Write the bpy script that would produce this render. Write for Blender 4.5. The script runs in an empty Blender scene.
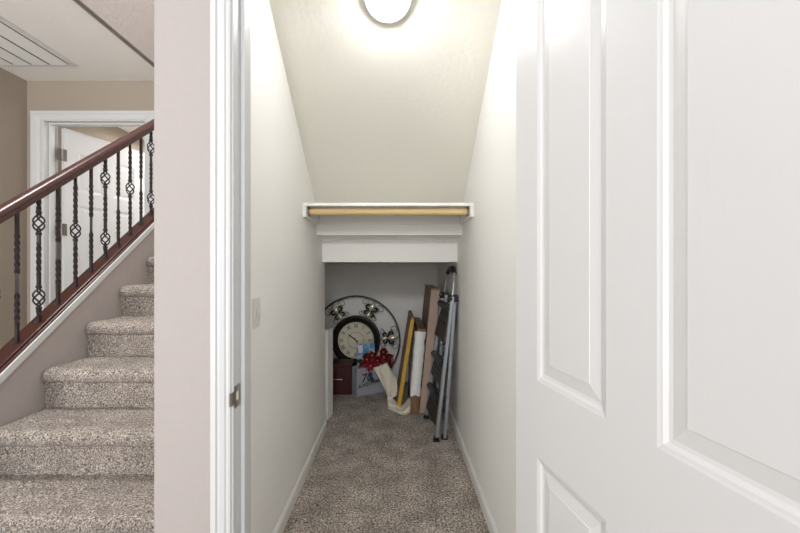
import bpy, bmesh, math, random
from mathutils import Vector, Matrix, noise
random.seed(7)
C = bpy.context.scene.collection
PI = math.pi
sc = bpy.context.scene

# ------------------------------------------------------------------ materials
def new_mat(name):
    m = bpy.data.materials.new(name); m.use_nodes = True
    nt = m.node_tree; b = nt.nodes['Principled BSDF']
    return m, nt, b
def srgb(r, g, b):
    f = lambda c: (c/255/12.92) if c/255 <= .04045 else ((c/255+.055)/1.055)**2.4
    return (f(r), f(g), f(b), 1)
def plain(name, rgb, rough=.5, metal=0., bump=0., scale=60., var=.0, stretch=(1,1,1), spec=.5, detail=3):
    m, nt, b = new_mat(name)
    col = srgb(*rgb)
    b.inputs['Roughness'].default_value = rough
    b.inputs['Metallic'].default_value = metal
    b.inputs['Specular IOR Level'].default_value = spec
    tc = nt.nodes.new('ShaderNodeTexCoord'); mp = nt.nodes.new('ShaderNodeMapping')
    mp.inputs['Scale'].default_value = stretch
    nt.links.new(tc.outputs['Object'], mp.inputs['Vector'])
    n = nt.nodes.new('ShaderNodeTexNoise'); n.inputs['Scale'].default_value = scale
    n.inputs['Detail'].default_value = detail
    nt.links.new(mp.outputs[0], n.inputs['Vector'])
    r = nt.nodes.new('ShaderNodeValToRGB')
    r.color_ramp.elements[0].position = .3; r.color_ramp.elements[1].position = .7
    r.color_ramp.elements[0].color = tuple(c*(1-var) for c in col[:3])+(1,)
    r.color_ramp.elements[1].color = tuple(min(1, c*(1+var)) for c in col[:3])+(1,)
    nt.links.new(n.outputs['Fac'], r.inputs['Fac']); nt.links.new(r.outputs['Color'], b.inputs['Base Color'])
    if bump:
        bp = nt.nodes.new('ShaderNodeBump'); bp.inputs['Strength'].default_value = bump
        bp.inputs['Distance'].default_value = .004
        nt.links.new(n.outputs['Fac'], bp.inputs['Height']); nt.links.new(bp.outputs[0], b.inputs['Normal'])
    return m
def carpet_mat(name, dark, mid, light, sc_=175, lo=.78):
    m, nt, b = new_mat(name)
    b.inputs['Roughness'].default_value = 1; b.inputs['Specular IOR Level'].default_value = .1
    try: b.inputs['Sheen Weight'].default_value = .25
    except Exception: pass
    tc = nt.nodes.new('ShaderNodeTexCoord')
    n = nt.nodes.new('ShaderNodeTexNoise'); n.inputs['Scale'].default_value = sc_; n.inputs['Detail'].default_value = 5; n.inputs['Roughness'].default_value = .65
    nt.links.new(tc.outputs['Object'], n.inputs['Vector'])
    r = nt.nodes.new('ShaderNodeValToRGB'); e = r.color_ramp.elements
    e[0].position = .36; e[0].color = srgb(*dark); e[1].position = .66; e[1].color = srgb(*light)
    k = e.new(.5); k.color = srgb(*mid)
    nt.links.new(n.outputs['Fac'], r.inputs['Fac'])
    n2 = nt.nodes.new('ShaderNodeTexNoise'); n2.inputs['Scale'].default_value = 6.5; n2.inputs['Detail'].default_value = 3
    nt.links.new(tc.outputs['Object'], n2.inputs['Vector'])
    r2 = nt.nodes.new('ShaderNodeValToRGB'); r2.color_ramp.elements[0].position = .35; r2.color_ramp.elements[1].position = .65
    r2.color_ramp.elements[0].color = (lo, lo, lo, 1); r2.color_ramp.elements[1].color = (1, 1, 1, 1)
    nt.links.new(n2.outputs['Fac'], r2.inputs['Fac'])
    mx = nt.nodes.new('ShaderNodeMix'); mx.data_type = 'RGBA'; mx.blend_type = 'MULTIPLY'; mx.inputs[0].default_value = 1
    nt.links.new(r.outputs['Color'], mx.inputs[6]); nt.links.new(r2.outputs['Color'], mx.inputs[7])
    nt.links.new(mx.outputs[2], b.inputs['Base Color'])
    bp = nt.nodes.new('ShaderNodeBump'); bp.inputs['Strength'].default_value = 1; bp.inputs['Distance'].default_value = .010
    nt.links.new(n.outputs['Fac'], bp.inputs['Height']); nt.links.new(bp.outputs[0], b.inputs['Normal'])
    return m
def glow_mat(name, col, s):
    m, nt, b = new_mat(name)
    b.inputs['Base Color'].default_value = (.9, .9, .88, 1)
    b.inputs['Emission Color'].default_value = col; b.inputs['Emission Strength'].default_value = s
    return m

M = {
 'hall_paint': plain('hall_paint', (169,161,157), .7, bump=.6, scale=42, spec=.2, detail=2),
 'tan_paint':  plain('tan_paint', (160,148,134), .75, bump=.3, scale=55, spec=.2),
 'closet_paint': plain('closet_paint', (243,241,236), .62, bump=.4, scale=50, spec=.35, detail=2),
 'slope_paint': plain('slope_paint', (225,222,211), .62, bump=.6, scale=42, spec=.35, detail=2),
 'ceiling_paint': plain('ceiling_paint', (240,238,234), .8, bump=.3, scale=70, spec=.2),
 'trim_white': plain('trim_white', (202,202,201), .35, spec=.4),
 'trim_white_lightened': plain('trim_white_lightened', (234,232,227), .32),  # same paint as the casing, lightened to offset the dim closet light
 'door_white': plain('door_white', (219,219,219), .36, bump=.05, scale=26, stretch=(9, 9, .55), detail=4),
 'carpet': carpet_mat('carpet', (54,46,42), (154,141,130), (240,228,216)),
 'floor_carpet': carpet_mat('floor_carpet', (58,49,42), (182,165,149), (255,250,238), 105, .62),
 'mahogany': plain('mahogany', (68,36,31), .30, scale=14, stretch=(6, 1, 6), var=.2, detail=5),
 'iron': plain('iron', (50,43,43), .45, metal=.4, bump=.3, scale=120, var=.3),
 'rod_wood': plain('rod_wood', (226,196,140), .45, scale=9, stretch=(1, 22, 22), var=.1),
 'nickel': plain('nickel', (150,143,132), .32, metal=.9),
 'aluminium': plain('aluminium', (176,181,188), .33, metal=.75, scale=40, var=.06),
 'black_plastic': plain('black_plastic', (22,22,24), .45, bump=.1, scale=200),
 'tread_plastic': plain('tread_plastic', (62,58,56), .6, bump=.5, scale=160, var=.15),
 'vent_white': plain('vent_white', (222,221,218), .5),
 'vent_dark': plain('vent_dark', (70,64,58), .9),
 'clock_black': plain('clock_black', (38,33,29), .38, metal=.3, bump=.3, scale=80, var=.4),
 'champagne': plain('champagne', (232,226,204), .25, metal=.45, bump=.2, scale=70, var=.25),
 'dial': plain('dial', (228,220,198), .7, scale=7, var=.14, detail=6),
 'ink': plain('ink', (42,36,32), .6),
 'maroon': plain('maroon', (66,12,16), .5, bump=.2, scale=90, var=.3),
 'silver_paper': plain('silver_paper', (168,170,178), .42, var=.06, scale=10),
 'navy': plain('navy', (42,62,104), .5, var=.3, scale=30),
 'red_foil': plain('red_foil', (116,14,24), .35, var=.5, scale=50, metal=.2),
 'magenta_foil': plain('magenta_foil', (140,20,56), .35, var=.4, scale=50, metal=.2),
 'gold_foil': plain('gold_foil', (206,168,80), .35, metal=.6, var=.3, scale=50),
 'green_leaf': plain('green_leaf', (38,50,32), .6, var=.4, scale=40),
 'canvas': plain('canvas', (234,226,208), .9, bump=.5, scale=90, var=.07),
 'oak_yellow': plain('oak_yellow', (206,160,52), .45, scale=9, stretch=(8, 8, 1), var=.14),
 'walnut': plain('walnut', (128,96,70), .5, scale=7, stretch=(10, 10, 1), var=.3),
 'grey_wood': plain('grey_wood', (150,128,110), .7, scale=9, stretch=(8, 8, .7), var=.4, bump=.4, detail=5),
 'wrap_white': plain('wrap_white', (242,241,238), .3, bump=1.0, scale=28, var=.04, detail=6),
 'cardboard': plain('cardboard', (182,160,144), .85, scale=12, var=.08),
 'blue_print': None,
 'white_plastic': plain('white_plastic', (226,225,218), .35),
 'bronze': plain('bronze', (128,122,116), .4, metal=.8),
}
# printed cover: blue sky above pale land
m, nt, b = new_mat('blue_print')
tc = nt.nodes.new('ShaderNodeTexCoord'); n = nt.nodes.new('ShaderNodeTexNoise'); n.inputs['Scale'].default_value = 9
nt.links.new(tc.outputs['Object'], n.inputs['Vector'])
r = nt.nodes.new('ShaderNodeValToRGB'); e = r.color_ramp.elements
e[0].position = .38; e[0].color = srgb(60,120,176); e[1].position = .62; e[1].color = srgb(190,205,222)
k = e.new(.5); k.color = srgb(96,152,200)
nt.links.new(n.outputs['Fac'], r.inputs['Fac']); nt.links.new(r.outputs['Color'], b.inputs['Base Color']); b.inputs['Roughness'].default_value = .27
M['blue_print'] = m

# ------------------------------------------------------------------ helpers
class MB:
    def __init__(self): self.v = []; self.f = []
    def add(self, vs, fs):
        o = len(self.v); self.v += [Vector(p) for p in vs]; self.f += [[i+o for i in f] for f in fs]; return self
    def box(self, x0, x1, y0, y1, z0, z1):
        vs = [(x, y, z) for x in (x0, x1) for y in (y0, y1) for z in (z0, z1)]
        return self.add(vs, [(0,1,3,2),(4,6,7,5),(0,4,5,1),(2,3,7,6),(0,2,6,4),(1,5,7,3)])
    def prism_x(self, prof, x0, x1):          # prof: (y,z) loop
        n = len(prof); vs = [(x0, y, z) for y, z in prof]+[(x1, y, z) for y, z in prof]
        return self.add(vs, [tuple(range(n))[::-1], tuple(range(n, 2*n))]+[(i, (i+1) % n, n+(i+1) % n, n+i) for i in range(n)])
    def prism(self, prof, ax, d0, d1):        # prof list of 2D points, extruded along axis ax (0,1,2)
        def p(a, b_, d): 
            q = [a, b_]; q.insert(ax, d); return q
        n = len(prof); vs = [p(a, b_, d0) for a, b_ in prof]+[p(a, b_, d1) for a, b_ in prof]
        return self.add(vs, [tuple(range(n))[::-1], tuple(range(n, 2*n))]+[(i, (i+1) % n, n+(i+1) % n, n+i) for i in range(n)])
    def sweep(self, pts, prof, closed=False, up=None, twist=None, scale=None):
        """prof: list of (a,b) in the plane normal to the path"""
        P = [Vector(p) for p in pts]; n = len(P); k = len(prof); vs = []; fs = []
        t0 = None; nrm = None
        for i in range(n):
            if closed: t = (P[(i+1) % n]-P[i-1])
            else: t = P[min(i+1, n-1)]-P[max(i-1, 0)]
            t.normalize()
            if nrm is None:
                u = Vector(up) if up else (Vector((0,0,1)) if abs(t.z) < .9 else Vector((1,0,0)))
                nrm = (u-t*u.dot(t)).normalized()
            else:
                if up: 
                    u = Vector(up); nrm = (u-t*u.dot(t)).normalized()
                else: nrm = (nrm-t*nrm.dot(t)).normalized()
            bi = t.cross(nrm)
            a = twist[i] if twist else 0; s = scale[i] if scale else 1
            for (x, y) in prof:
                xx = (x*math.cos(a)-y*math.sin(a))*s; yy = (x*math.sin(a)+y*math.cos(a))*s
                vs.append(P[i]+bi*xx+nrm*yy)
        m_ = n if closed else n-1
        for i in range(m_):
            j = (i+1) % n
            for q in range(k): fs.append((i*k+q, i*k+(q+1) % k, j*k+(q+1) % k, j*k+q))
        if not closed: fs += [tuple(range(k))[::-1], tuple(range((n-1)*k, n*k))]
        return self.add(vs, fs)
    def tube(self, pts, r, seg=8, closed=False, scale=None):
        return self.sweep(pts, [(r*math.cos(2*PI*i/seg), r*math.sin(2*PI*i/seg)) for i in range(seg)], closed, None, None, scale)
    def lathe(self, prof, center=(0,0,0), seg=32, axis='z', cap=False):     # prof (r,h)
        c = Vector(center); n = len(prof); vs = []; fs = []
        for i in range(seg):
            a = 2*PI*i/seg
            for r_, h in prof:
                if axis == 'z': vs.append(c+Vector((r_*math.cos(a), r_*math.sin(a), h)))
                elif axis == 'y': vs.append(c+Vector((r_*math.cos(a), h, r_*math.sin(a))))
                else: vs.append(c+Vector((h, r_*math.cos(a), r_*math.sin(a))))
        for i in range(seg):
            j = (i+1) % seg
            for q in range(n-1): fs.append((i*n+q, j*n+q, j*n+q+1, i*n+q+1))
        return self.add(vs, fs)
    def ball(self, c, r, seg=10, rings=6, sx=1, sy=1, sz=1):
        vs = []; fs = []
        for i in range(rings+1):
            th = PI*i/rings
            for j in range(seg):
                a = 2*PI*j/seg
                vs.append((c[0]+sx*r*math.sin(th)*math.cos(a), c[1]+sy*r*math.sin(th)*math.sin(a), c[2]+sz*r*math.cos(th)))
        for i in range(rings):
            for j in range(seg): fs.append((i*seg+j, i*seg+(j+1) % seg, (i+1)*seg+(j+1) % seg, (i+1)*seg+j))
        return self.add(vs, fs)
    def xf(self, mat):
        self.v = [mat @ v for v in self.v]; return self
    def build(self, name, mat, parent=None, loc=(0,0,0), smooth=False, bevel=0, label=None, off=None):
        me = bpy.data.meshes.new(name)
        vs = self.v if off is None else [v-Vector(off) for v in self.v]
        me.from_pydata([tuple(v) for v in vs], [], self.f)
        bm = bmesh.new(); bm.from_mesh(me); bmesh.ops.remove_doubles(bm, verts=bm.verts, dist=1e-6)
        bmesh.ops.recalc_face_normals(bm, faces=bm.faces); bm.to_mesh(me); bm.free()
        me.materials.append(M[mat] if isinstance(mat, str) else mat)
        o = bpy.data.objects.new(name, me); C.objects.link(o); o.location = loc
        if off is not None and parent is None: o.location = off
        if parent: o.parent = parent
        if smooth:
            me.shade_smooth()
            try: me.set_sharp_from_angle(angle=math.radians(38))
            except Exception: pass
        if bevel:
            b_ = o.modifiers.new('bevel', 'BEVEL'); b_.width = bevel; b_.segments = 2; b_.limit_method = 'ANGLE'
        if label: o['label'] = label
        return o
def tag(o, label=None, cat=None, group=None, kind=None):
    if label: o['label'] = label
    if cat: o['category'] = cat
    if group: o['group'] = group
    if kind: o['kind'] = kind
    return o
def thing(name, label, cat, loc=(0,0,0), rot=(0,0,0), group=None, kind=None):
    o = bpy.data.objects.new(name, None); C.objects.link(o); o.empty_display_size = .1
    o.location = loc; o.rotation_euler = rot
    return tag(o, label, cat, group, kind)
def struct(o, label, cat): return tag(o, label, cat, kind='structure')
def text_mb(s, size, ext=.0006, shear=0., bold=False):
    cu = bpy.data.curves.new('txt', 'FONT'); cu.body = s; cu.size = size; cu.extrude = ext; cu.align_x = 'CENTER'; cu.align_y = 'CENTER'; cu.shear = shear
    if bold: cu.offset = size*.012
    cu.resolution_u = 3
    o = bpy.data.objects.new('txt', cu); C.objects.link(o)
    dg = bpy.context.evaluated_depsgraph_get(); me = bpy.data.meshes.new_from_object(o.evaluated_get(dg))
    mb = MB(); mb.add([v.co.copy() for v in me.vertices], [tuple(p.vertices) for p in me.polygons])
    bpy.data.objects.remove(o); bpy.data.curves.remove(cu); bpy.data.meshes.remove(me)
    return mb
def arc(cx, cz, r, a0, a1, n, y=0.):
    return [(cx+r*math.cos(a0+(a1-a0)*i/(n-1)), y, cz+r*math.sin(a0+(a1-a0)*i/(n-1))) for i in range(n)]

# ------------------------------------------------------------------ dimensions (metres, camera stands over the origin)
H = 1.24
XL, XR = -.543, .452            # closet side walls
WY0, WY1 = 1.0, 1.12            # front wall
ZC = 2.766                      # ceiling
YB = 4.15                       # closet back wall
def zs(Y): return 1.695+.753*(2.54-Y)   # sloped closet ceiling

# ------------------------------------------------------------------ closet shell
w = MB(); w.box(-.642, -.448, WY0, WY1, 0, ZC+.1); w.box(-.448, .375, WY0, WY1, 2.44, ZC+.1); w.box(.375, 1.9, WY0, WY1, 0, ZC+.1)
o = w.build('wall_front', 'hall_paint', bevel=.012); struct(o, 'beige textured wall around the closet doorway', 'wall')
w = MB(); w.box(-.642, XL, WY1, 2.9, 0, ZC+.1)
struct(w.build('wall_left', 'closet_paint'), 'cream textured left wall inside the closet', 'wall')
w = MB(); w.box(XR, XR+.1, WY1, YB+.1, 0, ZC+.1)
struct(w.build('wall_right', 'closet_paint'), 'cream textured right wall inside the closet', 'wall')
w = MB(); w.box(-1.2, XR, YB, YB+.1, 0, 1.4)
struct(w.build('wall_back', 'closet_paint'), 'cream back wall of the low recess behind the clock', 'wall')
w = MB(); w.box(-1.2, -1.1, 2.9, YB, 0, 1.284); w.box(-1.1, XL-.099, 2.8, 2.9, 0, 1.2)
struct(w.build('wall_recess', 'closet_paint'), 'cream side wall at the left end of the low recess', 'wall')
# header: vertical wall behind the shelf, then a step back, then the soffit edge over the recess
w = MB(); w.prism_x([(2.6, 1.466), (2.6, zs(2.6)), (2.7, zs(2.7)+.1), (2.92, 1.7), (2.92, 1.284), (2.8, 1.284), (2.8, 1.448), (2.74, 1.466)], XL, XR)
struct(w.build('wall_header', 'closet_paint'), 'cream stepped header wall under the shelf above the recess', 'wall')
w = MB(); w.prism_x([(1.12, zs(1.12)), (2.6, zs(2.6)), (2.6, zs(2.6)+.1), (1.12, zs(1.12)+.1)], XL, XR)
struct(w.build('ceiling_slope', 'slope_paint'), 'steep cream sloping ceiling of the closet with the light on it', 'ceiling')
w = MB(); w.box(-1.2, XR, 2.92, YB, 1.284, 1.36); 
struct(w.build('ceiling_recess', 'closet_paint'), 'low flat ceiling of the recess', 'ceiling')
# low stub at the left of the recess
w = MB(); w.prism([(-.62, 3.06), (-.556, 3.09), (-.534, 3.225), (-.62, 3.24)], 2, 0, .735)
struct(w.build('trim_1', 'closet_paint', bevel=.004), 'low cream boxed ledge just past the end of the left closet wall', 'ledge')

# floor : one flat slab and carpet pile surface in the closet
def carpet_sheet(name, mat, x0, x1, y0, y1, z, step, amp, parent=None):
    nx = int((x1-x0)/step); ny = int((y1-y0)/step); mb = MB(); vs = []; fs = []
    for j in range(ny+1):
        for i in range(nx+1):
            p = Vector((x0+(x1-x0)*i/nx, y0+(y1-y0)*j/ny, z))
            p.z += amp*(random.random()-.5)+.002*noise.noise(p*9)
            p.x += amp*.5*(random.random()-.5) if 0 < i < nx else 0; p.y += amp*.5*(random.random()-.5) if 0 < j < ny else 0
            vs.append(p)
    for j in range(ny):
        for i in range(nx):
            a = j*(nx+1)+i; fs.append((a, a+1, a+nx+2, a+nx+1))
    mb.v = vs; mb.f = fs
    return mb
w = MB(); w.box(-3.2, 1.9, -1.2, 6.0, -.12, -.006)
f = carpet_sheet('f', '', -1.1, XR, 1.2, YB, .0, .0085, .006); w.add(f.v, f.f)
w.box(-.64, XR, 1.0, 1.2, -.006, 0)
struct(w.build('floor', 'floor_carpet', smooth=True), 'grey-brown speckled carpet on the closet floor', 'floor')

# baseboards
def base_profile_x(x, s): return [(x, 0), (x+s*.013, 0), (x+s*.013, .056), (x+s*.009, .066), (x+s*.003, .072), (x, .072)]
w = MB()
p = base_profile_x(XL, 1); w.add([(a, 1.12, z) for a, z in p]+[(a, 2.9, z) for a, z in p], [(0,1,2,3,4,5)[::-1], (6,7,8,9,10,11)]+[(i, (i+1) % 6, 6+(i+1) % 6, 6+i) for i in range(6)])
w.box(XL-.02, XL+.013, 2.9, 2.913, 0, .07)
struct(w.build('baseboard_left', 'trim_white_lightened'), 'white baseboard along the left closet wall', 'baseboard')
w = MB(); p = base_profile_x(XR, -1)
w.add([(a, 1.12, z) for a, z in p]+[(a, YB, z) for a, z in p], [(0,1,2,3,4,5)[::-1], (6,7,8,9,10,11)]+[(i, (i+1) % 6, 6+(i+1) % 6, 6+i) for i in range(6)])
struct(w.build('baseboard_right', 'trim_white_lightened'), 'white baseboard along the right closet wall', 'baseboard')

# closet door casing, jambs and stops
def casing_v(mb, xo, xi, y, z0, z1):           # colonial profile, outer edge xo, inner edge xi, wall face y
    d = xi-xo
    pr = [(xo, y), (xo, y-.017), (xo+d*.06, y-.019), (xo+d*.30, y-.019), (xo+d*.36, y-.0145), (xo+d*.44, y-.0145), (xo+d*.50, y-.016),
          (xo+d*.72, y-.013), (xo+d*.80, y-.009), (xo+d*.90, y-.0095), (xo+d, y-.007), (xo+d, y)]
    mb.prism(pr, 2, z0, z1)
tr = thing('trim_2', 'white moulded casing and jambs around the closet doorway', 'door frame', (-.43, WY0, 0), kind='structure')
off = (-.43, WY0, 0)
w = MB(); casing_v(w, -.481, -.433, WY0, 0, 2.49); w.build('casing', 'trim_white', tr, off=off)
w = MB(); casing_v(w, .417, .36, WY0, 0, 2.49); w.build('casing', 'trim_white', tr, off=off)
w = MB(); w.box(-.433, .36, WY0-.015, WY0, 2.425, 2.49); w.build('casing', 'trim_white', tr, off=off)
w = MB(); w.box(-.448, -.428, WY0, WY1, 0, 2.42); w.build('jamb', 'trim_white', tr, off=off, bevel=.0015)
w = MB(); w.box(.355, .375, WY0, WY1, 0, 2.42); w.build('jamb', 'trim_white', tr, off=off)
w = MB(); w.box(-.448, .375, WY0, WY1, 2.42, 2.44); w.build('jamb', 'trim_white', tr, off=off)
w = MB(); w.box(-.428, -.416, 1.043, 1.078, 0, 2.41); w.build('door_stop', 'trim_white', tr, off=off, bevel=.003)
w = MB(); w.box(.343, .355, 1.043, 1.078, 0, 2.41); w.build('door_stop', 'trim_white', tr, off=off, bevel=.003)
w = MB(); w.box(-.428, .355, 1.043, 1.078, 2.408, 2.42); w.build('door_stop', 'trim_white', tr, off=off)
# strike plate: flat plate with a lip that curls round the jamb edge, latch hole and screws
w = MB(); zc = .897
lip = [(-.4265, 1.004), (-.4265, .993), (-.4275, .987), (-.4305, .983), (-.4320, .9845), (-.4290, .989), (-.428, .994), (-.428, 1.004)]
w.prism(lip, 2, zc-.017, zc+.017)
for (y0, y1, z0, z1) in ((1.004, 1.015, zc-.029, zc+.029), (1.031, 1.042, zc-.029, zc+.029), (1.015, 1.031, zc+.012, zc+.029), (1.015, 1.031, zc-.029, zc-.012)):
    w.box(-.428, -.4265, y0, y1, z0, z1)
sp = w.build('strike_plate', 'nickel', tr, off=off, label='brushed nickel strike plate')
w = MB(); w.box(-.4279, -.4276, 1.015, 1.031, zc-.012, zc+.012); w.build('latch_hole', 'canvas', sp, off=off)
w = MB(); 
for zz in (zc-.021, zc+.021): w.ball((-.4265, 1.023, zz), .004, sx=.3)
w.build('screw', 'nickel', sp, off=off, smooth=True)

# ------------------------------------------------------------------ panelled door maker (local x = width from the hinge, y = thickness, z up)
def door_leaf(name, W, Ht, T, panels, parent):
    mb = MB()
    xs = sorted(set([0, W]+[a for p in panels for a in p[:2]])); zz = sorted(set([0, Ht]+[a for p in panels for a in p[2:]]))
    for side in (0, 1):
        y = 0 if side == 0 else T; s = 1 if side == 0 else -1
        for i in range(len(xs)-1):
            for j in range(len(zz)-1):
                cx = (xs[i]+xs[i+1])/2; cz = (zz[j]+zz[j+1])/2
                if any(p[0] < cx < p[1] and p[2] < cz < p[3] for p in panels): continue
                mb.add([(xs[i], y, zz[j]), (xs[i+1], y, zz[j]), (xs[i+1], y, zz[j+1]), (xs[i], y, zz[j+1])], [(0,1,2,3)])
        for (x0, x1, z0, z1) in panels:
            rings = [(0, 0), (.004, .0012), (.0085, .002), (.0145, .0058), (.021, .0068), (.046, .0028), (.0475, .0018)]
            vs = []; fs = []
            for (ins, d) in rings:
                yy = y+s*d
                vs += [(x0+ins, yy, z0+ins), (x1-ins, yy, z0+ins), (x1-ins, yy, z1-ins), (x0+ins, yy, z1-ins)]
            for r_ in range(len(rings)-1):
                for q in range(4): fs.append((r_*4+q, r_*4+(q+1) % 4, (r_+1)*4+(q+1) % 4, (r_+1)*4+q))
            L = (len(rings)-1)*4; fs.append((L, L+1, L+2, L+3)); mb.add(vs, fs)
    for (a, b_) in (((0, 0), (W, 0)), ((0, Ht), (W, Ht))): mb.add([(0, 0, a[1]), (W, 0, a[1]), (W, T, a[1]), (0, T, a[1])], [(0,1,2,3)])
    for x in (0, W): mb.add([(x, 0, 0), (x, T, 0), (x, T, Ht), (x, 0, Ht)], [(0,1,2,3)])
    # split t-junctions are harmless; build
    return mb.build(name, 'door_white', parent)
# closet door: visible inner face starts at (.316,1.0), runs toward the camera leaning right
ang = math.atan2(-.9874, .1585)
d1 = thing('door_1', 'wide open white six-panel door filling the right of the doorway', 'door', (.316, 1.0, .012), (0, 0, ang), kind='structure')
pn = []
for (a, b_) in ((.105, .336), (.443, .674)): pn += [(a, b_, .24, .784), (a, b_, .962, 1.93), (a, b_, 2.05, 2.27)]
door_leaf('leaf', .779, 2.40, .035, pn, d1)
# (thickness runs to +local y, i.e. away from the opening)
w = MB()
for z in (.25, 1.2, 2.1): w.tube([(-.004, .037, z-.045), (-.004, .037, z+.045)], .006, 10); w.box(-.0015, 0, .004, .034, z-.045, z+.045)
w.build('hinge', 'nickel', d1)

# ------------------------------------------------------------------ shelf, rod, light, switch in the closet
sh = thing('closet_shelf', 'white painted shelf on cleats across the closet above the rod', 'shelf', (-.045, 2.4, 1.6)); off = (-.045, 2.4, 1.6)
w = MB(); w.box(XL, XR, 2.21, 2.6, 1.602, 1.620); w.build('shelf_board', 'trim_white_lightened', sh, off=off, bevel=.002)
w = MB(); w.box(XL, XL+.020, 2.205, 2.6, 1.537, 1.602); w.build('cleat', 'trim_white_lightened', sh, off=off, bevel=.002)
w = MB(); w.box(XR-.020, XR, 2.205, 2.6, 1.537, 1.602); w.build('cleat', 'trim_white_lightened', sh, off=off, bevel=.002)
w = MB(); w.box(XL+.020, XR-.020, 2.582, 2.6, 1.537, 1.602); w.build('cleat', 'trim_white_lightened', sh, off=off, bevel=.002)
rd = thing('closet_rod', 'pale wooden clothes rod just under the white shelf', 'clothes rod', (-.045, 2.27, 1.576)); off = (-.045, 2.27, 1.576)
w = MB(); w.tube([(XL+.024, 2.27, 1.576), (XR-.024, 2.27, 1.576)], .0195, 24); w.build('rod', 'rod_wood', rd, off=off, smooth=True)
for s, x in ((1, XL+.020), (-1, XR-.020)):
    w = MB(); w.lathe([(0, 0), (.029, 0), (.029, s*.012), (.0215, s*.012), (.0215, s*.004), (0, s*.004)], (x, 2.27, 1.576), 24, 'x')
    w.build('rod_socket', 'nickel', rd, off=off, smooth=True)

cl = thing('ceiling_light', 'small round lit white glass dome light on the sloping ceiling', 'ceiling light', (-.034, 1.605, zs(1.605)), (math.atan(-.753), 0, 0))
w = MB(); w.lathe([(0, 0), (.090, 0), (.096, -.006), (.098, -.036), (.096, -.038), (.089, -.036), (.088, -.012), (0, -.012)], seg=64); w.build('base_with_shield', 'trim_white', cl, smooth=True)  # deep rim added to shield the slope from the dome's glare
prof = [(.086*math.cos(t*PI/2/12), -.030-.080*math.sin(t*PI/2/12)) for t in range(13)]; prof[-1] = (0, -.110)
M['dome_glow'] = glow_mat('dome_glow', (.98, .985, 1, 1), 44)
w = MB(); w.lathe(prof, seg=48); w.build('glass_dome', 'dome_glow', cl, smooth=True)

sw = thing('light_switch', 'white rocker light switch on the left closet wall', 'light switch', (XL, 1.47, 1.066)); off = (XL, 1.47, 1.066)
w = MB(); w.box(XL, XL+.006, 1.435, 1.505, 1.008, 1.124); w.build('wall_plate', 'white_plastic', sw, off=off, bevel=.002)
w = MB(); w.prism([(XL+.006, 1.033), (XL+.0075, 1.033), (XL+.012, 1.066), (XL+.008, 1.099), (XL+.006, 1.099)], 1, 1.454, 1.486); w.build('rocker', 'white_plastic', sw, off=off)

# ------------------------------------------------------------------ stairs
RISE, RUN = .188, .2545
def nose(k): return 1.807+RUN*(k-1), .755+RISE*(k-1)
SX0, SX1 = -1.698, -.644
st = thing('carpeted_staircase', 'grey-brown carpeted flight of stairs climbing behind the dark railing', 'staircase', (-1.17, 1.06, 0)); soff = (-1.17, 1.06, 0)
for k in range(-2, 6):
    Y, Z = nose(k)
    zb = Z-RISE
    # profile from the foot of the riser, up the riser, round the nosing, back over the tread
    pr = [(Y+.032, zb-.012)]
    for t in range(1, 15): pr.append((Y+.032, zb+(RISE-.068)*t/14))
    R = .034
    for t in range(0, 15):
        a = -PI/2-PI*t/14; pr.append((Y+R+R*math.cos(a)*1.0, Z-R+R*math.sin(a)))
    depth = (RUN+.034) if k < 5 else .17
    n = 36 if k < 5 else 24
    for t in range(1, n+1): pr.append((Y+R+(depth-R)*t/n, Z))
    nx = 150; mb = MB(); vs = []; fs = []
    for i in range(nx+1):
        x = SX0+(SX1-SX0)*i/nx
        e = max(0, (SX0+.035-x)/.035)          # left end of the nosing rolls back and down a little
        for (y, z) in pr:
            dz = 0; dy = 0
            over = max(0, (Y+R+.012-y)/(R+.012)) if z > zb+RISE-.064 else 0
            dy = .018*e*e*over; dz = -.012*e*e*(z-(Z-.06))/.06 if z > Z-.06 else 0
            pnt = Vector((x, y+dy, z+dz))
            nn = noise.noise(pnt*14)*.004
            j = .0042
            vs.append((x+(random.random()-.5)*j if 0 < i < nx else x, pnt.y+(random.random()-.5)*j+nn, pnt.z+(random.random()-.5)*j+nn))
    m_ = len(pr)
    for i in range(nx):
        for q in range(m_-1): fs.append((i*m_+q, i*m_+q+1, (i+1)*m_+q+1, (i+1)*m_+q))
    mb.v = [Vector(v) for v in vs]; mb.f = fs
    # close the left end of the nosing
    L = [i for i in range(14, 30)]
    mb.f.append(tuple(L))
    o = mb.build('step' if k < 5 else 'landing', 'carpet', st, off=soff, smooth=False)
    o.data.shade_smooth()
w = MB()
for k in range(-2, 6):
    Y, Z = nose(k); y1 = Y+RUN+.045 if k < 5 else 3.0
    w.box(SX0+.003, SX1-.003, Y+.040, y1, max(0, Z-(.42 if k < 4 else .10)), Z-.014)
w.build('carcass', 'tan_paint', st, off=soff)

# knee wall between stairs and hall, with its white top trim
def zt(Y): return .787+.75*(Y-1.631)
w = MB(); w.prism_x([(.2, 0), (3.09, 0), (3.09, zt(3.09)), (.9, zt(.9)), (.2, zt(.9))], -1.80, -1.70)
struct(w.build('wall_stair', 'hall_paint'), 'beige sloping knee wall beside the stairs under the railing', 'wall')
w = MB(); w.prism_x([(.9, zt(.9)-.040), (3.09, zt(3.09)-.040), (3.09, zt(3.09)), (.9, zt(.9))], -1.70, -1.690)
w.prism_x([(.9, zt(.9)-.050), (3.09, zt(3.09)-.050), (3.09, zt(3.09)), (.9, zt(.9))], -1.81, -1.80)
struct(w.build('trim_3', 'trim_white', bevel=.002), 'white sloping trim strip along the top of the stair knee wall', 'trim')

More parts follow.
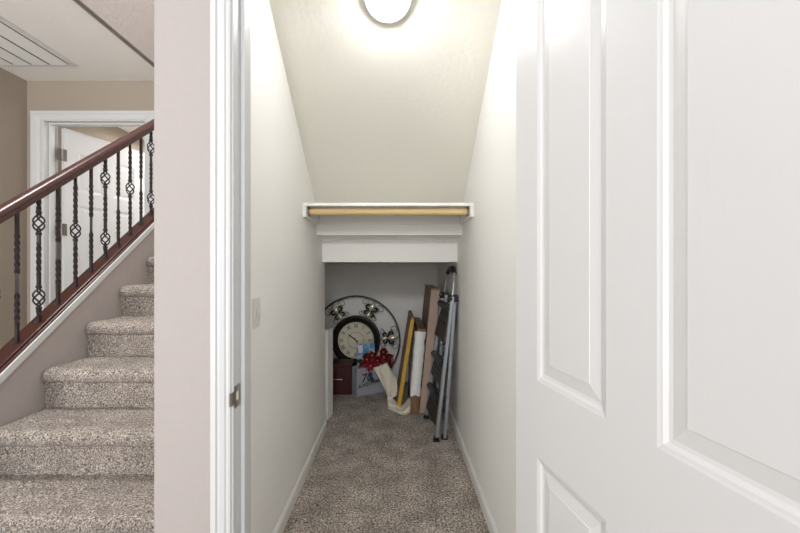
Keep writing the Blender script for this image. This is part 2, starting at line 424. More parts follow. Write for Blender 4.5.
# railing
RX = -1.745
ra = thing('stair_railing', 'dark wood handrail with black iron balusters beside the carpeted stairs', 'railing', (RX, 1.6, zt(1.6))); roff = (RX, 1.6, zt(1.6))
def zh(Y): return 1.489+.75*(Y-1.69)
hp = [(-.020,-.026),(.020,-.026),(.022,-.016),(.018,-.008),(.030,-.001),(.031,.008),(.027,.018),(.017,.025),(.005,.028),(-.005,.028),(-.017,.025),(-.027,.018),(-.031,.008),(-.030,-.001),(-.018,-.008),(-.022,-.016)]
w = MB(); w.sweep([(RX, 1.2, zh(1.2)), (RX, 2.0, zh(2.0)), (RX, 3.09, zh(3.09))], hp); w.build('handrail', 'mahogany', ra, off=roff, smooth=True)
w = MB(); w.prism_x([(1.0, zt(1.0)), (3.09, zt(3.09)), (3.09, zt(3.09)+.026), (1.0, zt(1.0)+.026)], -1.785, -1.705); 
w.prism_x([(1.0, zt(1.0)), (3.09, zt(3.09)), (3.09, zt(3.09)+.012), (1.0, zt(1.0)+.012)], -1.795, -1.697)
w.build('shoe_rail', 'mahogany', ra, off=roff, bevel=.003)
hb = .0062; sq = [(-hb,-hb),(hb,-hb),(hb,hb),(-hb,hb)]
def baluster(Y, kind):
    z0 = zt(Y)+.015; z1 = zh(Y)-.022; L = z1-z0; mid = (z0+z1)/2
    bas = {'double': [mid-.185, mid+.178], 'single': [mid+.002], 'plain': []}[kind]
    tw = {'double': [(mid-.04, mid+.05), (z0+.12-.09, z0+.10)], 'single': [(mid-.26, mid-.07), (mid+.07, mid+.26)], 'plain': [(z0+.09, z0+.24), (z1-.30, z1-.12)]}[kind]
    if kind == 'double': tw = [(mid-.075, mid+.085), (z1-.12, z1-.02), (z0+.03, z0+.08)]
    spans = []; c = z0
    for bz in bas: spans.append((c, bz-.042)); c = bz+.042
    spans.append((c, z1))
    mb = MB()
    for (a, b_) in spans:
        pts = []; tws = []; n = max(3, int((b_-a)/.005)); t = 0
        for i in range(n+1):
            z = a+(b_-a)*i/n
            if any(p <= z <= q for p, q in tw): t += ((b_-a)/n)*2*PI/.13
            pts.append((RX, Y, z)); tws.append(t)
        mb.sweep(pts, sq, up=(1, 0, 0), twist=tws, scale=[1.18 if any(p <= q_[2] <= q for p, q in tw) else 1 for q_ in pts])
    mb.prism([(RX-.013, Y-.013), (RX+.013, Y-.013), (RX+.013, Y+.013), (RX-.013, Y+.013)], 2, z0-.002, z0+.016)
    for bz in bas:
        for s in (-1, 1):
            zz = bz+s*.052; mb.lathe([(.006, -.008), (.0125, -.006), (.0125, -.002), (.010, 0), (.0125, .002), (.0125, .006), (.006, .008)], (RX, Y, zz), 10)
    o = mb.build('baluster', 'iron', ra, off=roff)
    for bz in bas:
        bm_ = MB()
        for q in range(4):
            pts = []
            for i in range(15):
                t = i/14; a = q*PI/2+PI*1.0*t; r_ = .003+.021*math.sin(PI*t)**.8
                pts.append((RX+r_*math.cos(a), Y+r_*math.sin(a), bz-.042+.084*t))
            bm_.tube(pts, .0038, 6)
        for s in (-1, 1): bm_.ball((RX, Y, bz+s*.044), .008, 8, 4)
        bo = bm_.build('basket', 'iron', o, off=roff, smooth=True)
seq = ['plain', 'double', 'plain', 'single']
for k in range(-2, 12):
    baluster(1.75+.1063*k, seq[k % 4])

# ------------------------------------------------------------------ hall beyond the railing
w = MB(); w.box(-3.11, -3.01, -1.2, 6.0, 0, ZC)
struct(w.build('wall_hall_left', 'tan_paint'), 'tan wall at the far left of the hall', 'wall')
w = MB(); w.box(-3.01, -2.90, 3.1, 3.22, 0, ZC); w.box(-2.90, -2.03, 3.1, 3.22, 2.46, ZC); w.box(-2.03, -1.70, 3.1, 3.22, 0, ZC)
struct(w.build('wall_hall_back', 'tan_paint'), 'tan wall above and around the white hall doorway', 'wall')
w = MB(); w.box(-3.11, -1.83, -1.2, 6.0, ZC, ZC+.25)
struct(w.build('ceiling', 'ceiling_paint'), 'off-white hall ceiling with the air grille in it', 'ceiling')
w = MB(); w.box(-1.83, -1.79, -1.2, 6.0, ZC-.012, 4.6); w.box(-1.79, 1.9, 4.15, 4.25, 1.5, 4.6)
struct(w.build('wall_stairwell', 'hall_paint'), 'beige upper stairwell wall rising above the hall ceiling edge', 'wall')
w = MB(); w.box(-1.70, XR, 3.0, 3.1, 1.52, 4.6)
struct(w.build('wall_landing', 'hall_paint'), 'beige wall at the back of the stair landing', 'wall')
w = MB(); w.box(-1.814, -1.788, -1.2, 3.1, ZC-.018, ZC-.010)  # dark strip draws the corner bead together with its edge shadow
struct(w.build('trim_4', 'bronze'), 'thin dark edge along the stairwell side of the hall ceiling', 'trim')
# hall door frame
t3 = thing('trim_5', 'white moulded casing around the hall doorway seen behind the railing', 'door frame', (-2.5, 3.1, 0), kind='structure'); off = (-2.5, 3.1, 0)
w = MB(); casing_v(w, -2.968, -2.892, 3.1, 0, 2.49); w.build('casing', 'trim_white', t3, off=off)
w = MB(); casing_v(w, -1.95, -2.04, 3.1, 0, 2.49); w.build('casing', 'trim_white', t3, off=off)
w = MB(); w.prism([(3.1, 2.516), (3.081, 2.516), (3.081, 2.495), (3.086, 2.49), (3.088, 2.465), (3.093, 2.448), (3.1, 2.448)], 0, -2.968, -1.95); w.build('casing', 'trim_white', t3, off=off)
w = MB(); w.box(-2.90, -2.872, 3.1, 3.23, 0, 2.44); w.build('jamb', 'trim_white', t3, off=off)
w = MB(); w.box(-2.052, -2.03, 3.1, 3.23, 0, 2.44); w.build('jamb', 'trim_white', t3, off=off)
w = MB(); w.box(-2.90, -2.03, 3.1, 3.23, 2.44, 2.462); w.build('jamb', 'trim_white', t3, off=off)
w = MB(); w.box(-2.872, -2.860, 3.145, 3.185, 0, 2.43); w.build('door_stop', 'trim_white', t3, off=off)
w = MB(); w.box(-2.872, -2.052, 3.145, 3.185, 2.428, 2.44); w.build('door_stop', 'trim_white', t3, off=off)
w = MB(); w.box(-2.055, -2.052, 3.19, 3.229, 2.06, 2.15); w.tube([(-2.060, 3.236, 2.06), (-2.060, 3.236, 2.15)], .009, 8); w.build('hinge_leaf', 'bronze', t3, off=off)
# open hall door
dx, dy = .215, .70; a2 = math.atan2(dy, dx)
d2 = thing('door_2', 'white panelled hall door standing open behind the railing', 'door', (-2.832, 3.245, .012), (0, 0, a2), kind='structure')
pn = []
Wd = .74
for (a, b_) in ((.11, .325), (.415, .63)): pn += [(a, b_, .24, .80), (a, b_, .97, 1.78), (a, b_, 1.90, 2.24)]
door_leaf('leaf', Wd, 2.425, .035, pn, d2)
for z in (1.555, 2.19, .3):
    w = MB(); w.tube([(-.022, -.004, z-.05), (-.022, -.004, z+.05)], .0085, 10); w.box(-.052, -.022, -.001, .003, z-.05, z+.05); w.box(-.022, .018, -.003, -.0005, z-.05, z+.05)
    w.build('hinge', 'bronze', d2)
# room beyond the hall door
w = MB(); w.box(-3.01, -1.5, 5.2, 5.3, 0, ZC); w.box(-1.6, -1.5, 3.22, 5.2, 1.6, ZC)
struct(w.build('wall_far_room', 'closet_paint'), 'pale wall of the room seen through the hall doorway', 'wall')
# return-air grille on the hall ceiling
gx0, gx1, gy0, gy1 = -2.995, -2.395, 1.95, 2.865
gr = thing('return_air_grille', 'long white slatted air grille set in the hall ceiling', 'air vent', ((gx0+gx1)/2, (gy0+gy1)/2, ZC)); off = ((gx0+gx1)/2, (gy0+gy1)/2, ZC)
w = MB(); z0, z1 = ZC-.009, ZC
w.box(gx0, gx1, gy0, gy0+.022, z0, z1); w.box(gx0, gx1, gy1-.022, gy1, z0, z1); w.box(gx1-.038, gx1, gy0+.022, gy1-.022, z0, z1); w.box(gx0, gx0+.02, gy0+.022, gy1-.022, z0, z1)
w.build('frame', 'vent_white', gr, off=off, bevel=.002)
w = MB(); w.box(gx0+.01, gx1-.01, gy0+.01, gy1-.01, ZC-.0015, ZC-.0005); w.build('shade_backing', 'vent_dark', gr, off=off)  # dark sheet in place of shade; slat gaps show it as rib shadows
cols = [(-2.437, -2.445), (-2.585, -2.593), (-2.722, -2.730), (-2.857, -2.865), (-2.975, -2.98)]
w = MB()
for i in range(4):
    xa, xb = cols[i][1]-.004, cols[i+1][0]+.004
    y = gy0+.026
    while y < gy1-.026:
        w.add([(xa, y, ZC-.002), (xb, y, ZC-.002), (xb, y+.0125, ZC-.0085), (xa, y+.0125, ZC-.0085)], [(0,1,2,3)])
        y += .0145
w.build('louver_slats', 'vent_white', gr, off=off)

# ------------------------------------------------------------------ wall clock
CK = (-.426, 4.02, .475)
ck = thing('wall_clock', 'large round black iron clock with cream dial leaning on the back wall', 'clock', (-.426, 3.99, 0), (math.radians(-5.5), 0, 0))
cz = .476
N = 96
w = MB(); w.sweep([(.466*math.cos(2*PI*i/N), 0, cz+.466*math.sin(2*PI*i/N)) for i in range(N)], [(-.004,-.009),(.004,-.009),(.006,0),(.004,.009),(-.004,.009),(-.006,0)], closed=True); w.build('outer_ring', 'clock_black', ck, smooth=True)
w = MB(); w.lathe([(.190, .01), (.190, -.012), (.196, -.020), (.205, -.016), (.212, -.030), (.228, -.040), (.242, -.034), (.247, -.022), (.256, -.020), (.262, -.008), (.262, .012), (.19, .012)], (0, 0, cz), 72, 'y'); w.build('bezel', 'clock_black', ck, smooth=True)
w = MB(); w.lathe([(0, -.006), (.192, -.006), (.192, .008), (0, .008)], (0, 0, cz), 64, 'y'); dl = w.build('dial', 'dial', ck)
nums = ['XII','I','II','III','IIII','V','VI','VII','VIII','IX','X','XI']
for i, s in enumerate(nums):
    a = PI/2-i*PI/6
    t = text_mb(s, .048, .0008, 0, True)
    t.xf(Matrix.Translation((0, -.0075, cz)) @ Matrix.Rotation(-(a-PI/2), 4, 'Y') @ Matrix.Translation((0, 0, .150)) @ Matrix.Rotation(PI/2, 4, 'X') @ Matrix.Diagonal((.75, 1.15, 1, 1)))
    t.build('numeral', 'ink', dl)
w = MB(); w.lathe([(.082, -.0075), (.085, -.0075), (.085, -.0065), (.082, -.0065), (.082, -.0075)], (0, 0, cz), 48, 'y'); w.lathe([(.178, -.0075), (.180, -.0075), (.180, -.0065), (.178, -.0065), (.178, -.0075)], (0, 0, cz), 48, 'y'); w.build('dial_ring', 'ink', dl)
for a, L, wd in ((math.radians(143), .105, .007), (math.radians(-62), .15, .005)):
    w = MB(); u = Vector((math.cos(a), 0, math.sin(a))); v = Vector((-math.sin(a), 0, math.cos(a))); c0 = Vector((0, -.012, cz))
    w.add([c0-u*.03-v*wd*.6, c0-u*.03+v*wd*.6, c0+u*L*.8+v*wd, c0+u*L, c0+u*L*.8-v*wd], [(0,1,2,3,4)]); w.add([p+Vector((0,.0015,0)) for p in w.v], [(0,4,3,2,1)])
    w.build('clock_hand', 'ink', ck)
def spiral(c, r0, a0, turns, sgn, n=16):
    return [(c[0]+r0*(1-.72*i/(n-1))*math.cos(a0+sgn*turns*2*PI*i/(n-1)), 0, c[1]+r0*(1-.72*i/(n-1))*math.sin(a0+sgn*turns*2*PI*i/(n-1))) for i in range(n)]
fm = MB(); sm = MB()
def spindle(mb, u0, u1, r_):
    n = 9; mb.sweep([(u0+(u1-u0)*i/(n-1), -.024, 0) for i in range(n)], [(.9*math.cos(2*PI*q/10), .55*math.sin(2*PI*q/10)) for q in range(10)], up=(0, 1, 0), scale=[max(.0008, r_*.85*math.sin(PI*(i/(n-1))**.85)**.7) for i in range(n)])
spindle(sm, .342, .452, .040); spindle(sm, .262, .342, .028)
for s in (-1, 1):
    # curled side petals
    n = 12; pts = [(.352, 0, s*.008)]+[(p[0], 0, p[2]) for p in spiral((.378, s*.038), .027, PI-s*.4, .8, -s, n)]
    fm.tube(pts, .011, 8, scale=[.5]+[1-.35*i/n for i in range(n)])
    pts = [(.335, 0, s*.006)]+[(p[0], 0, p[2]) for p in spiral((.305, s*.034), .022, s*.4, .75, s, n)]
    fm.tube(pts, .009, 8, scale=[.5]+[1-.35*i/n for i in range(n)])
    # thin wire scrolls
    fm.tube([(.345, .002, s*.012), (.36, .002, s*.06), (.385, .002, s*.09)]+[(p[0], .002, p[2]) for p in spiral((.405, s*.088), .044, -PI/2*s+PI*.0, 1.15, s, 22)], .0026, 6)
    fm.tube([(.335, .002, s*.012), (.325, .002, s*.05), (.310, .002, s*.075)]+[(p[0], .002, p[2]) for p in spiral((.288, s*.070), .030, PI/2*s, 1.1, s, 18)], .0026, 6)
fm.box(.338, .350, -.012, .008, -.024, .024)
fm.tube([(.262, .002, 0), (.462, .002, 0)], .004, 6)
for k in range(6):
    a = math.radians(4+60*k)
    R_ = Matrix.Translation((0, 0, cz)) @ Matrix.Rotation(-a, 4, 'Y')
    f1 = MB(); f1.v = [R_ @ v for v in fm.v]; f1.f = list(fm.f); fo = f1.build('scrollwork', 'clock_black', ck, smooth=True)
    f2 = MB(); f2.v = [R_ @ v for v in sm.v]; f2.f = list(sm.f); f2.build('spear', 'champagne', fo, smooth=True, label='champagne silver centre petal')

# ------------------------------------------------------------------ maroon file box
fb = thing('storage_box', 'dark maroon box with a thin silver handle on the floor below the clock', 'box', (-.548, 3.80, 0.006))
w = MB(); w.box(-.115, .115, -.10, .10, 0, .262); w.build('body', 'maroon', fb, bevel=.004)
w = MB(); w.box(-.119, .119, -.104, .104, .262, .300); w.build('lid', 'maroon', fb, bevel=.004)
w = MB(); w.tube([(-.075, -.100, .155), (-.075, -.112, .155), (.0, -.116, .152), (.025, -.112, .152), (.025, -.100, .152)], .0035, 8); w.build('handle', 'aluminium', fb, smooth=True)

# ------------------------------------------------------------------ gift bag and what sticks out of it
gb = thing('gift_bag', 'silver-grey gift bag with dark lettering standing in front of the clock', 'gift bag', (-.270, 3.765, .006), (0, 0, math.radians(30)))
BW, BD, BH = .155, .055, .265
w = MB()
w.add([(-BW,-BD,0),(BW,-BD,0),(BW,BD,0),(-BW,BD,0),(-BW,-BD,BH),(BW,-BD,BH),(BW,BD,BH),(-BW,BD,BH),(-BW+.0,-BD*.0,BH*.45),(BW,-BD*.0,BH*.45),(-BW+.012,0,BH),(BW-.012,0,BH)],
      [(0,3,2,1),(0,1,5,4),(2,3,7,6),(0,4,10,8),(0,8,3),(3,8,10,7),(1,9,11,5),(1,2,9),(2,6,11,9)])
ob = w.build('bag', 'silver_paper', gb); so = ob.modifiers.new('s', 'SOLIDIFY'); so.thickness = .0015
for s, y in ((-1, -BD-.001), (1, BD+.001)):
    w = MB(); w.tube([(-.05, y, BH-.03), (-.045, y, BH+.02), (-.02, y*1.1, BH+.035), (.02, y*1.1, BH+.03), (.05, y, BH+.01), (.055, y, BH-.03)], .0022, 6); w.build('bag_handle', 'navy', gb, smooth=True)
def on_bag(t, x, z, tilt=0.):
    return t.xf(Matrix.Translation((x, -BD-.0012, z)) @ Matrix.Rotation(-tilt, 4, 'Y') @ Matrix.Rotation(PI/2, 4, 'X'))
on_bag(text_mb('70', .115, .0005, .25, True), -.055, .165, .10).build('lettering', 'ink', gb)
on_bag(text_mb('AWESOME', .052, .0005, .25, True), -.022, .105, .14).build('lettering', 'maroon', gb)
w = MB(); w.prism([(-.03, .25), (-.005, .19), (.035, .14), (.03, .11), (-.0, .115), (-.022, .16)], 1, -BD-.0022, -BD-.0012); w.build('printed_motif', 'navy', gb)

bk = thing('picture_card', 'blue printed picture card poking up out of the gift bag', 'card', (-.305, 3.785, .11), (math.radians(-6), 0, math.radians(14)))
w = MB(); w.box(-.080, .098, -.008, .008, 0, .375); bo = w.build('card_block', 'white_plastic', bk, bevel=.002)
w = MB(); w.box(-.080, .098, -.0092, -.0081, .0, .375); w.build('printed_cover', 'blue_print', bk)
w = MB(); w.box(-.068, -.022, -.0102, -.0093, .28, .360); w.build('cover_label', 'white_plastic', bk)

# red foil bouquet: petals, ribbon loops, gold bits and dark leaves
fl = thing('foil_flower_bunch', 'bunch of red and gold foil flowers stuffed in the gift bag', 'artificial flowers', (-.225, 3.765, .20))
def petal(mb, c, d, L, wd, curl):
    d = d.normalized(); side = d.cross(Vector((0, -1, .2))).normalized(); up = side.cross(d)
    n = 6; vs = []
    for i in range(n+1):
        t = i/n; p = c+d*L*t+up*curl*L*t*t; wv = wd*math.sin(PI*min(1, .12+.88*t))**.8
        vs += [p-side*wv, p+up*wv*.25, p+side*wv]
    fs = []
    for i in range(n): fs += [(i*3, i*3+1, i*3+4, i*3+3), (i*3+1, i*3+2, i*3+5, i*3+4)]
    mb.add(vs, fs)
heads = [(-.09, -.05, .07), (-.06, -.03, .125), (-.01, -.03, .165), (.045, -.05, .12), (.105, .0, .14), (.14, .0, .085), (-.02, -.07, .075), (.10, .01, .19), (.155, .01, .14)]
for hi, (x, y, z) in enumerate(heads):
    rp, gd = MB(), MB()
    z += .018
    for q in range(9):
        a = 2*PI*q/9+random.random()*.5
        d = Vector((math.cos(a), -.45-.4*random.random(), math.sin(a)))
        petal(rp, Vector((x, y, z)), d, .05+.02*random.random(), .016, .3-.6*random.random())
    rp.tube([(x, y+.006, z), (x*.6, 0, z*.5), (x*.3, 0, -.12)], .003, 6)
    o = rp.build('flower', 'magenta_foil' if hi == 6 else 'red_foil', fl, smooth=True)
    gd.ball((x, y-.014, z), .011, 10, 6); gd.build('gold_centre', 'gold_foil', o, smooth=True)
for q in range(12):
    lf = MB(); x = random.uniform(-.10, .16); z = random.uniform(.05, .18); a = random.uniform(0, 2*PI)
    petal(lf, Vector((x, -.01, z)), Vector((math.cos(a), -.2, math.sin(a))), .08, .02, .3); lf.build('leaf', 'green_leaf', fl, smooth=True)
for q in range(5):
    gd = MB(); petal(gd, Vector((-.115+.01*q, -.06, .055+.008*q)), Vector((-1+.5*q, -.3, 1)), .045, .010, .5); gd.build('gold_leaf', 'gold_foil', fl, smooth=True)
for (x, z, s_) in ((-.01, .075, 1), (.02, .08, -1), (-.055, .08, 1)):
    mg = MB(); mg.sweep([(x+s_*.035*math.sin(t*PI/6), -.085-.01*math.cos(t), z+.028*(1-math.cos(t*PI/6))) for t in range(13)], [(-.010, -.0006), (.010, -.0006), (.010, .0006), (-.010, .0006)], up=(0, -1, 0))
    mg.build('ribbon_loop', 'magenta_foil', fl, smooth=True)
wb = thing('slim_bottle', 'slim dark bottle with silver neck standing among the red foil flowers', 'bottle', (-.175, 3.80, .10), (math.radians(4), math.radians(12), 0))
w = MB(); w.lathe([(0, 0), (.030, 0), (.032, .01), (.032, .17), (.026, .205), (.013, .235), (.012, .25)], seg=20); w.build('bottle_body', 'green_leaf', wb, smooth=True)
w = MB(); w.lathe([(.0125, .25), (.014, .255), (.0135, .325), (.015, .33), (.015, .342), (0, .342)], seg=16); w.build('foil_neck', 'aluminium', wb, smooth=True)

# ------------------------------------------------------------------ canvas bag : a limp cream cloth with a narrow neck, slumped to the floor
def loft(rings, seg=40, fold=.1, seed=1):
    mb = MB(); n = len(rings); vs = []; fs = []
    for i, (c, u, v, ru, rv) in enumerate(rings):
        c = Vector(c); u = Vector(u).normalized(); v = Vector(v).normalized()
        for q in range(seg):
            a = 2*PI*q/seg
            k = 1+fold*math.sin(a*5+seed+i*.5)*.5+fold*noise.noise(Vector((math.cos(a)*2, math.sin(a)*2, i*.45+seed*7)))
            ca, sa = math.cos(a), math.sin(a)
            sq_ = lambda t: math.copysign(abs(t)**.65, t)
            vs.append(c+u*ru*sq_(ca)*k+v*rv*sa*k)
    for i in range(n-1):
        for q in range(seg): fs.append((i*seg+q, i*seg+(q+1) % seg, (i+1)*seg+(q+1) % seg, (i+1)*seg+q))
    fs.append(tuple(range(seg))[::-1]); fs.append(tuple(range((n-1)*seg, n*seg)))
    return mb.add(vs, fs)
def at(px, py, Y): return Vector(((px-396)*Y/380, Y, H-(py-268)*Y/380))
def cloth(rows, name, parent, off, n=16, amp=.006):
    """rows: list of (left, right) 3D edge points; a sheet with bulge toward the viewer and creases"""
    from mathutils import geometry
    P = []
    m_ = 8*(len(rows)-1)
    for i in range(m_+1):
        t = i/8; k = min(int(t), len(rows)-2); f_ = t-k
        def cr(j, e):
            g = lambda q: rows[max(0, min(len(rows)-1, q))][e]
            p0, p1, p2, p3 = g(j-1), g(j), g(j+1), g(j+2)
            return .5*((2*p1)+(p2-p0)*f_+(2*p0-5*p1+4*p2-p3)*f_*f_+(3*p1-p0-3*p2+p3)*f_**3)
        P.append((cr(k, 0), cr(k, 1)))
    vs = []; fs = []
    for i, (a, b_) in enumerate(P):
        wv = (b_-a).length
        for q in range(n+1):
            s = q/n; p = a.lerp(b_, s)
            d = math.sin(PI*s)*.18*wv
            cre = amp*math.sin(s*15+i*.22)+amp*1.6*noise.noise(Vector((s*3, i*.12, 3)))
            vs.append(p+Vector((0, -d-cre, cre*.3)))
    for i in range(len(P)-1):
        for q in range(n): fs.append((i*(n+1)+q, i*(n+1)+q+1, (i+1)*(n+1)+q+1, (i+1)*(n+1)+q))
    mb = MB(); mb.add(vs, fs); o = mb.build(name, 'canvas', parent, off=off, smooth=True)
    o.modifiers.new('s', 'SOLIDIFY').thickness = .006; o.modifiers['s'].offset = 1
    sb = o.modifiers.new('sub', 'SUBSURF'); sb.levels = 1; sb.render_levels = 1
    return o
coff = (-.06, 3.5, 0)
cb = thing('canvas_tote', 'limp cream canvas bag slumped against the gift bag and yellow board', 'cloth bag', coff)
rows = [(at(373.5, 367.5, 3.60), at(386.5, 362.5, 3.60)), (at(378, 376, 3.58), at(391.5, 371, 3.58)), (at(382.5, 385, 3.55), at(396.5, 380, 3.54)),
        (at(386, 392, 3.50), at(397.5, 390, 3.48)), (at(388, 399, 3.42), at(396.5, 396, 3.42))]
cloth(rows, 'upper_cloth', cb, coff)
rows = [(at(387.5, 395, 3.43), at(388, 409, 3.34)), (at(392, 397, 3.44), at(393, 411.5, 3.28)), (at(397, 402, 3.42), at(398.5, 413, 3.24)), (at(403, 404, 3.41), at(404.5, 414.5, 3.215)),
        (at(408, 398, 3.38), at(409, 413.5, 3.225)), (at(411.5, 399, 3.24), at(411.5, 411, 3.235))]
cloth(rows, 'lower_cloth', cb, coff, amp=.010)

# ------------------------------------------------------------------ leaning boards
# grey-brown slatted board with a yellow front edge
yb = thing('framed_board', 'leaning grey-brown board with a bright yellow wooden front edge', 'board', (.042, 3.36, .006), (0, math.radians(8.9), 0))
w = MB(); w.box(-.030, -.004, .022, .60, 0, .80); w.build('panel', 'grey_wood', yb, bevel=.002)
w = MB(); 
for q in range(6): w.box(-.036, -.030, .03+q*.098, .105+q*.098, .0, .795)
w.build('slats', 'grey_wood', yb, bevel=.002)
w = MB(); w.box(-.034, .0, 0, .022, .0, .78); w.build('edge_strip', 'oak_yellow', yb, bevel=.002, label='bright yellow wooden edge strip')
# wrapped frame
wf = thing('wrapped_frame', 'leaning brown wooden frame wrapped in crinkled white paper', 'picture frame', (.189, 3.20, .006), (0, math.radians(5.0), 0))
w = MB(); w.box(-.070, 0, .006, .76, 0, .72); w.build('frame', 'walnut', wf, bevel=.003)
w = MB(); vs = []; fs = []
nz, nq = 26, 0
prof = [(-.078, .60), (-.080, .30), (-.084, .02), (-.078, -.008), (-.04, -.012), (-.004, -.004), (.004, .02), (.003, .3)]
for i in range(nz+1):
    z = .155+(.70-.155)*i/nz
    for (x, y) in prof:
        k = .0035*noise.noise(Vector((x*60, y*22, z*24)))*2
        zz = z
        if i == 0: zz += .012*math.sin(y*50+x*90)
        if i == nz: zz -= .06*max(0, min(1, y/.3))
        vs.append((x+(k if x > -.03 else -abs(k)), y-abs(k) if y < .02 else y, zz))
m_ = len(prof)
for i in range(nz):
    for q in range(m_-1): fs.append((i*m_+q, i*m_+q+1, (i+1)*m_+q+1, (i+1)*m_+q))
w.add(vs, fs); o = w.build('wrapping', 'wrap_white', wf, smooth=False, label='crinkled white wrapping paper'); o.data.shade_smooth()
# tall cardboard box with wood print side
tb = thing('flat_carton', 'tall flat brown carton leaning between wrapped frame and step ladder', 'box', (.272, 3.22, .006), (0, math.radians(5.6), 0))
w = MB(); w.box(-.074, 0, 0, .68, 0, 1.06); w.build('carton', 'cardboard', tb, bevel=.003)
w = MB(); w.box(-.0765, -.0745, .004, .676, .006, 1.056); w.build('printed_side', 'grey_wood', tb, label='side printed like streaky brown wood')
w = MB(); w.box(-.078, .002, -.002, .682, 1.046, 1.063); w.build('end_flap', 'walnut', tb, bevel=.002)

# ------------------------------------------------------------------ folded step ladder leaning on the right wall
loff = (.34, 2.93, 0)
ld = thing('step_ladder', 'folded grey aluminium step ladder leaning on the right closet wall', 'step ladder', loff)
tubeprof = [(-.016,-.010),(-.010,-.014),(.010,-.014),(.016,-.010),(.016,.010),(.010,.014),(-.010,.014),(-.016,.010)]
def rail(pts, name='rail', mat='aluminium', prof=tubeprof):
    w = MB(); w.sweep(pts, prof, up=(1, 0, 0)); return w.build(name, mat, ld, off=loff, smooth=True)
YN, YF = 2.72, 3.13
fr = {'n': [(.289, YN, .01), (.403, YN, 1.035)], 'f': [(.250, YF, .01), (.385, YF, 1.035)]}
rr = {'n': [(.352, YN+.035, .01), (.424, YN+.03, 1.02)], 'f': [(.312, YF-.03, .01), (.408, YF-.03, 1.02)]}
for k in 'nf': rail(fr[k], 'front_rail')
for k in 'nf': rail(rr[k], 'rear_leg')
for nm, p in (('n', fr['n']), ('f', fr['f']), ('n', rr['n']), ('f', rr['f'])):
    w = MB(); x, y, z = p[0]; w.box(x-.020, x+.020, y-.016, y+.016, .002, .035); w.box(x-.024, x+.022, y-.020, y+.020, .002, .012); w.build('foot_cap', 'black_plastic', ld, off=loff, bevel=.003)
# top hinge blocks
for (x, y) in ((.410, YN+.012), (.395, YF-.012)):
    w = MB(); w.box(x-.035, x+.034, y-.022, y+.022, .995, 1.045); w.ball((x-.022, y-.02, 1.02), .022, 12, 8, sy=.5); w.build('hinge_block', 'black_plastic', ld, off=loff, bevel=.006)
# handle loop
hpts = [(.405, YN+.01, 1.03), (.418, YN+.02, 1.14), (.424, YN+.045, 1.20), (.428, YN+.11, 1.235), (.429, YN+.205, 1.243), (.427, YF-.11, 1.235), (.420, YF-.045, 1.20), (.412, YF-.02, 1.14), (.397, YF-.01, 1.03)]
w = MB(); w.tube(hpts, .0105, 10); w.build('handle', 'aluminium', ld, off=loff, smooth=True)
w = MB(); w.tube(hpts[2:7], .0165, 12); w.build('handle_grip', 'black_plastic', ld, off=loff, smooth=True)
# platform and two treads, folded up between the rails
def tread(z0, z1, lean, nm, th=.030):
    zc_ = (z0+z1)/2; f0 = z0/1.035; f1 = z1/1.035
    def X(z, k): a, b_ = fr[k]; return a[0]+(b_[0]-a[0])*(z/1.035)
    w = MB(); ya, yb_ = YN+.022, YF-.022
    A = [(X(z0, 'n')-lean, ya, z0), (X(z0, 'f')-lean, yb_, z0), (X(z1, 'f')+.004, yb_, z1), (X(z1, 'n')+.004, ya, z1)]
    B = [(a+th, b_, c) for a, b_, c in A]
    w.add(A+B, [(0,1,2,3), (4,7,6,5), (0,4,5,1), (1,5,6,2), (2,6,7,3), (3,7,4,0)])
    o = w.build(nm, 'tread_plastic', ld, off=loff, bevel=.008)
    g = MB()
    for q in range(5):
        t = (q+.5)/5
        p = Vector(A[0]).lerp(Vector(A[3]), t); r_ = Vector(A[1]).lerp(Vector(A[2]), t)
        g.tube([p+Vector((-.001, .02, 0)), r_+Vector((-.001, -.02, 0))], .004, 6)
    g.build('grip_ribs', 'black_plastic', o, off=loff)
    # rounded nosing cap along the lower edge of the tread
    w = MB(); w.tube([Vector(A[3])+Vector((-.016, .01, 0)), Vector(A[2])+Vector((-.016, -.01, 0))], .026, 12); w.build('tread_lip', 'black_plastic', o, off=loff, smooth=True)
tread(.70, .955, .030, 'platform')
tread(.385, .545, .020, 'tread')
tread(.10, .285, .018, 'tread')
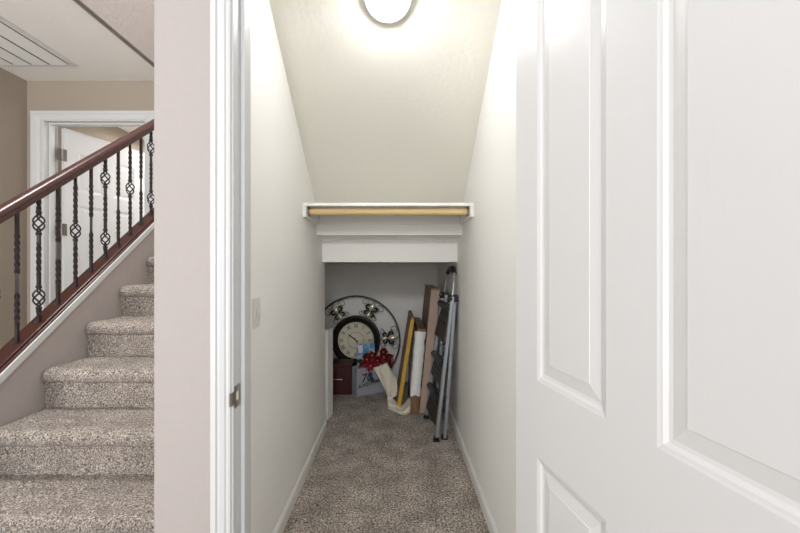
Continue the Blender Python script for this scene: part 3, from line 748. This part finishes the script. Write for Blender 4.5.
for x, z in ((.385, .62), (.365, .33)):
    w = MB(); w.tube([(x, YN+.03, z), (x-.02, YF-.03, z)], .008, 8); w.build('cross_brace', 'aluminium', ld, off=loff, smooth=True)

# ------------------------------------------------------------------ light
wd = bpy.data.worlds.new('world'); sc.world = wd; wd.use_nodes = True
bg = wd.node_tree.nodes['Background']; bg.inputs['Color'].default_value = (.98, .985, 1, 1); bg.inputs['Strength'].default_value = .27
def area(name, loc, rot, size, power, col=(1,1,1), sy=None):
    l = bpy.data.lights.new(name, 'AREA'); l.energy = power; l.size = size; l.color = col
    if sy: l.shape = 'RECTANGLE'; l.size_y = sy
    o = bpy.data.objects.new(name, l); C.objects.link(o); o.location = loc; o.rotation_euler = rot
    return o
area('foyer_fill_light', (.0, -5.5, 1.9), (math.radians(88), 0, 0), 9.0, 225, (.975, .985, 1), 2.2)  # unseen fill added behind the camera to brighten doorway and closet
pl = bpy.data.lights.new('foyer_globe_lamp', 'POINT'); pl.energy = 180; pl.shadow_soft_size = .22; pl.color = (.98, .985, 1)
po = bpy.data.objects.new('foyer_globe_lamp', pl); C.objects.link(po); po.location = (-.05, -2.2, 2.62)
area('stairwell_lamp', (-1.5, 1.9, 4.5), (0, 0, 0), .6, 84, (1, .98, .96))
area('hall_fill_light', (-2.4, -1.6, .9), (math.radians(138), 0, 0), 1.2, 85, (.98, .985, 1), 1.2)  # unseen fill added, tilted up to brighten the hall ceiling
area('far_room_lamp', (-2.3, 4.4, 2.7), (0, 0, 0), .6, 30, (1, .98, .96))

# ------------------------------------------------------------------ camera
cd = bpy.data.cameras.new('camera'); cam = bpy.data.objects.new('camera', cd); C.objects.link(cam)
cam.location = (0, 0, H); cam.rotation_euler = (math.radians(90), 0, 0)
cd.sensor_width = 36; cd.lens = 380/800*36; cd.shift_x = 4/800; cd.shift_y = 1.5/800; cd.clip_start = .02
sc.camera = cam
vs_ = sc.view_settings; vs_.view_transform = 'Standard'; vs_.look = 'None'; vs_.gamma = 1; vs_.exposure = 0.14; vs_.use_curve_mapping = False
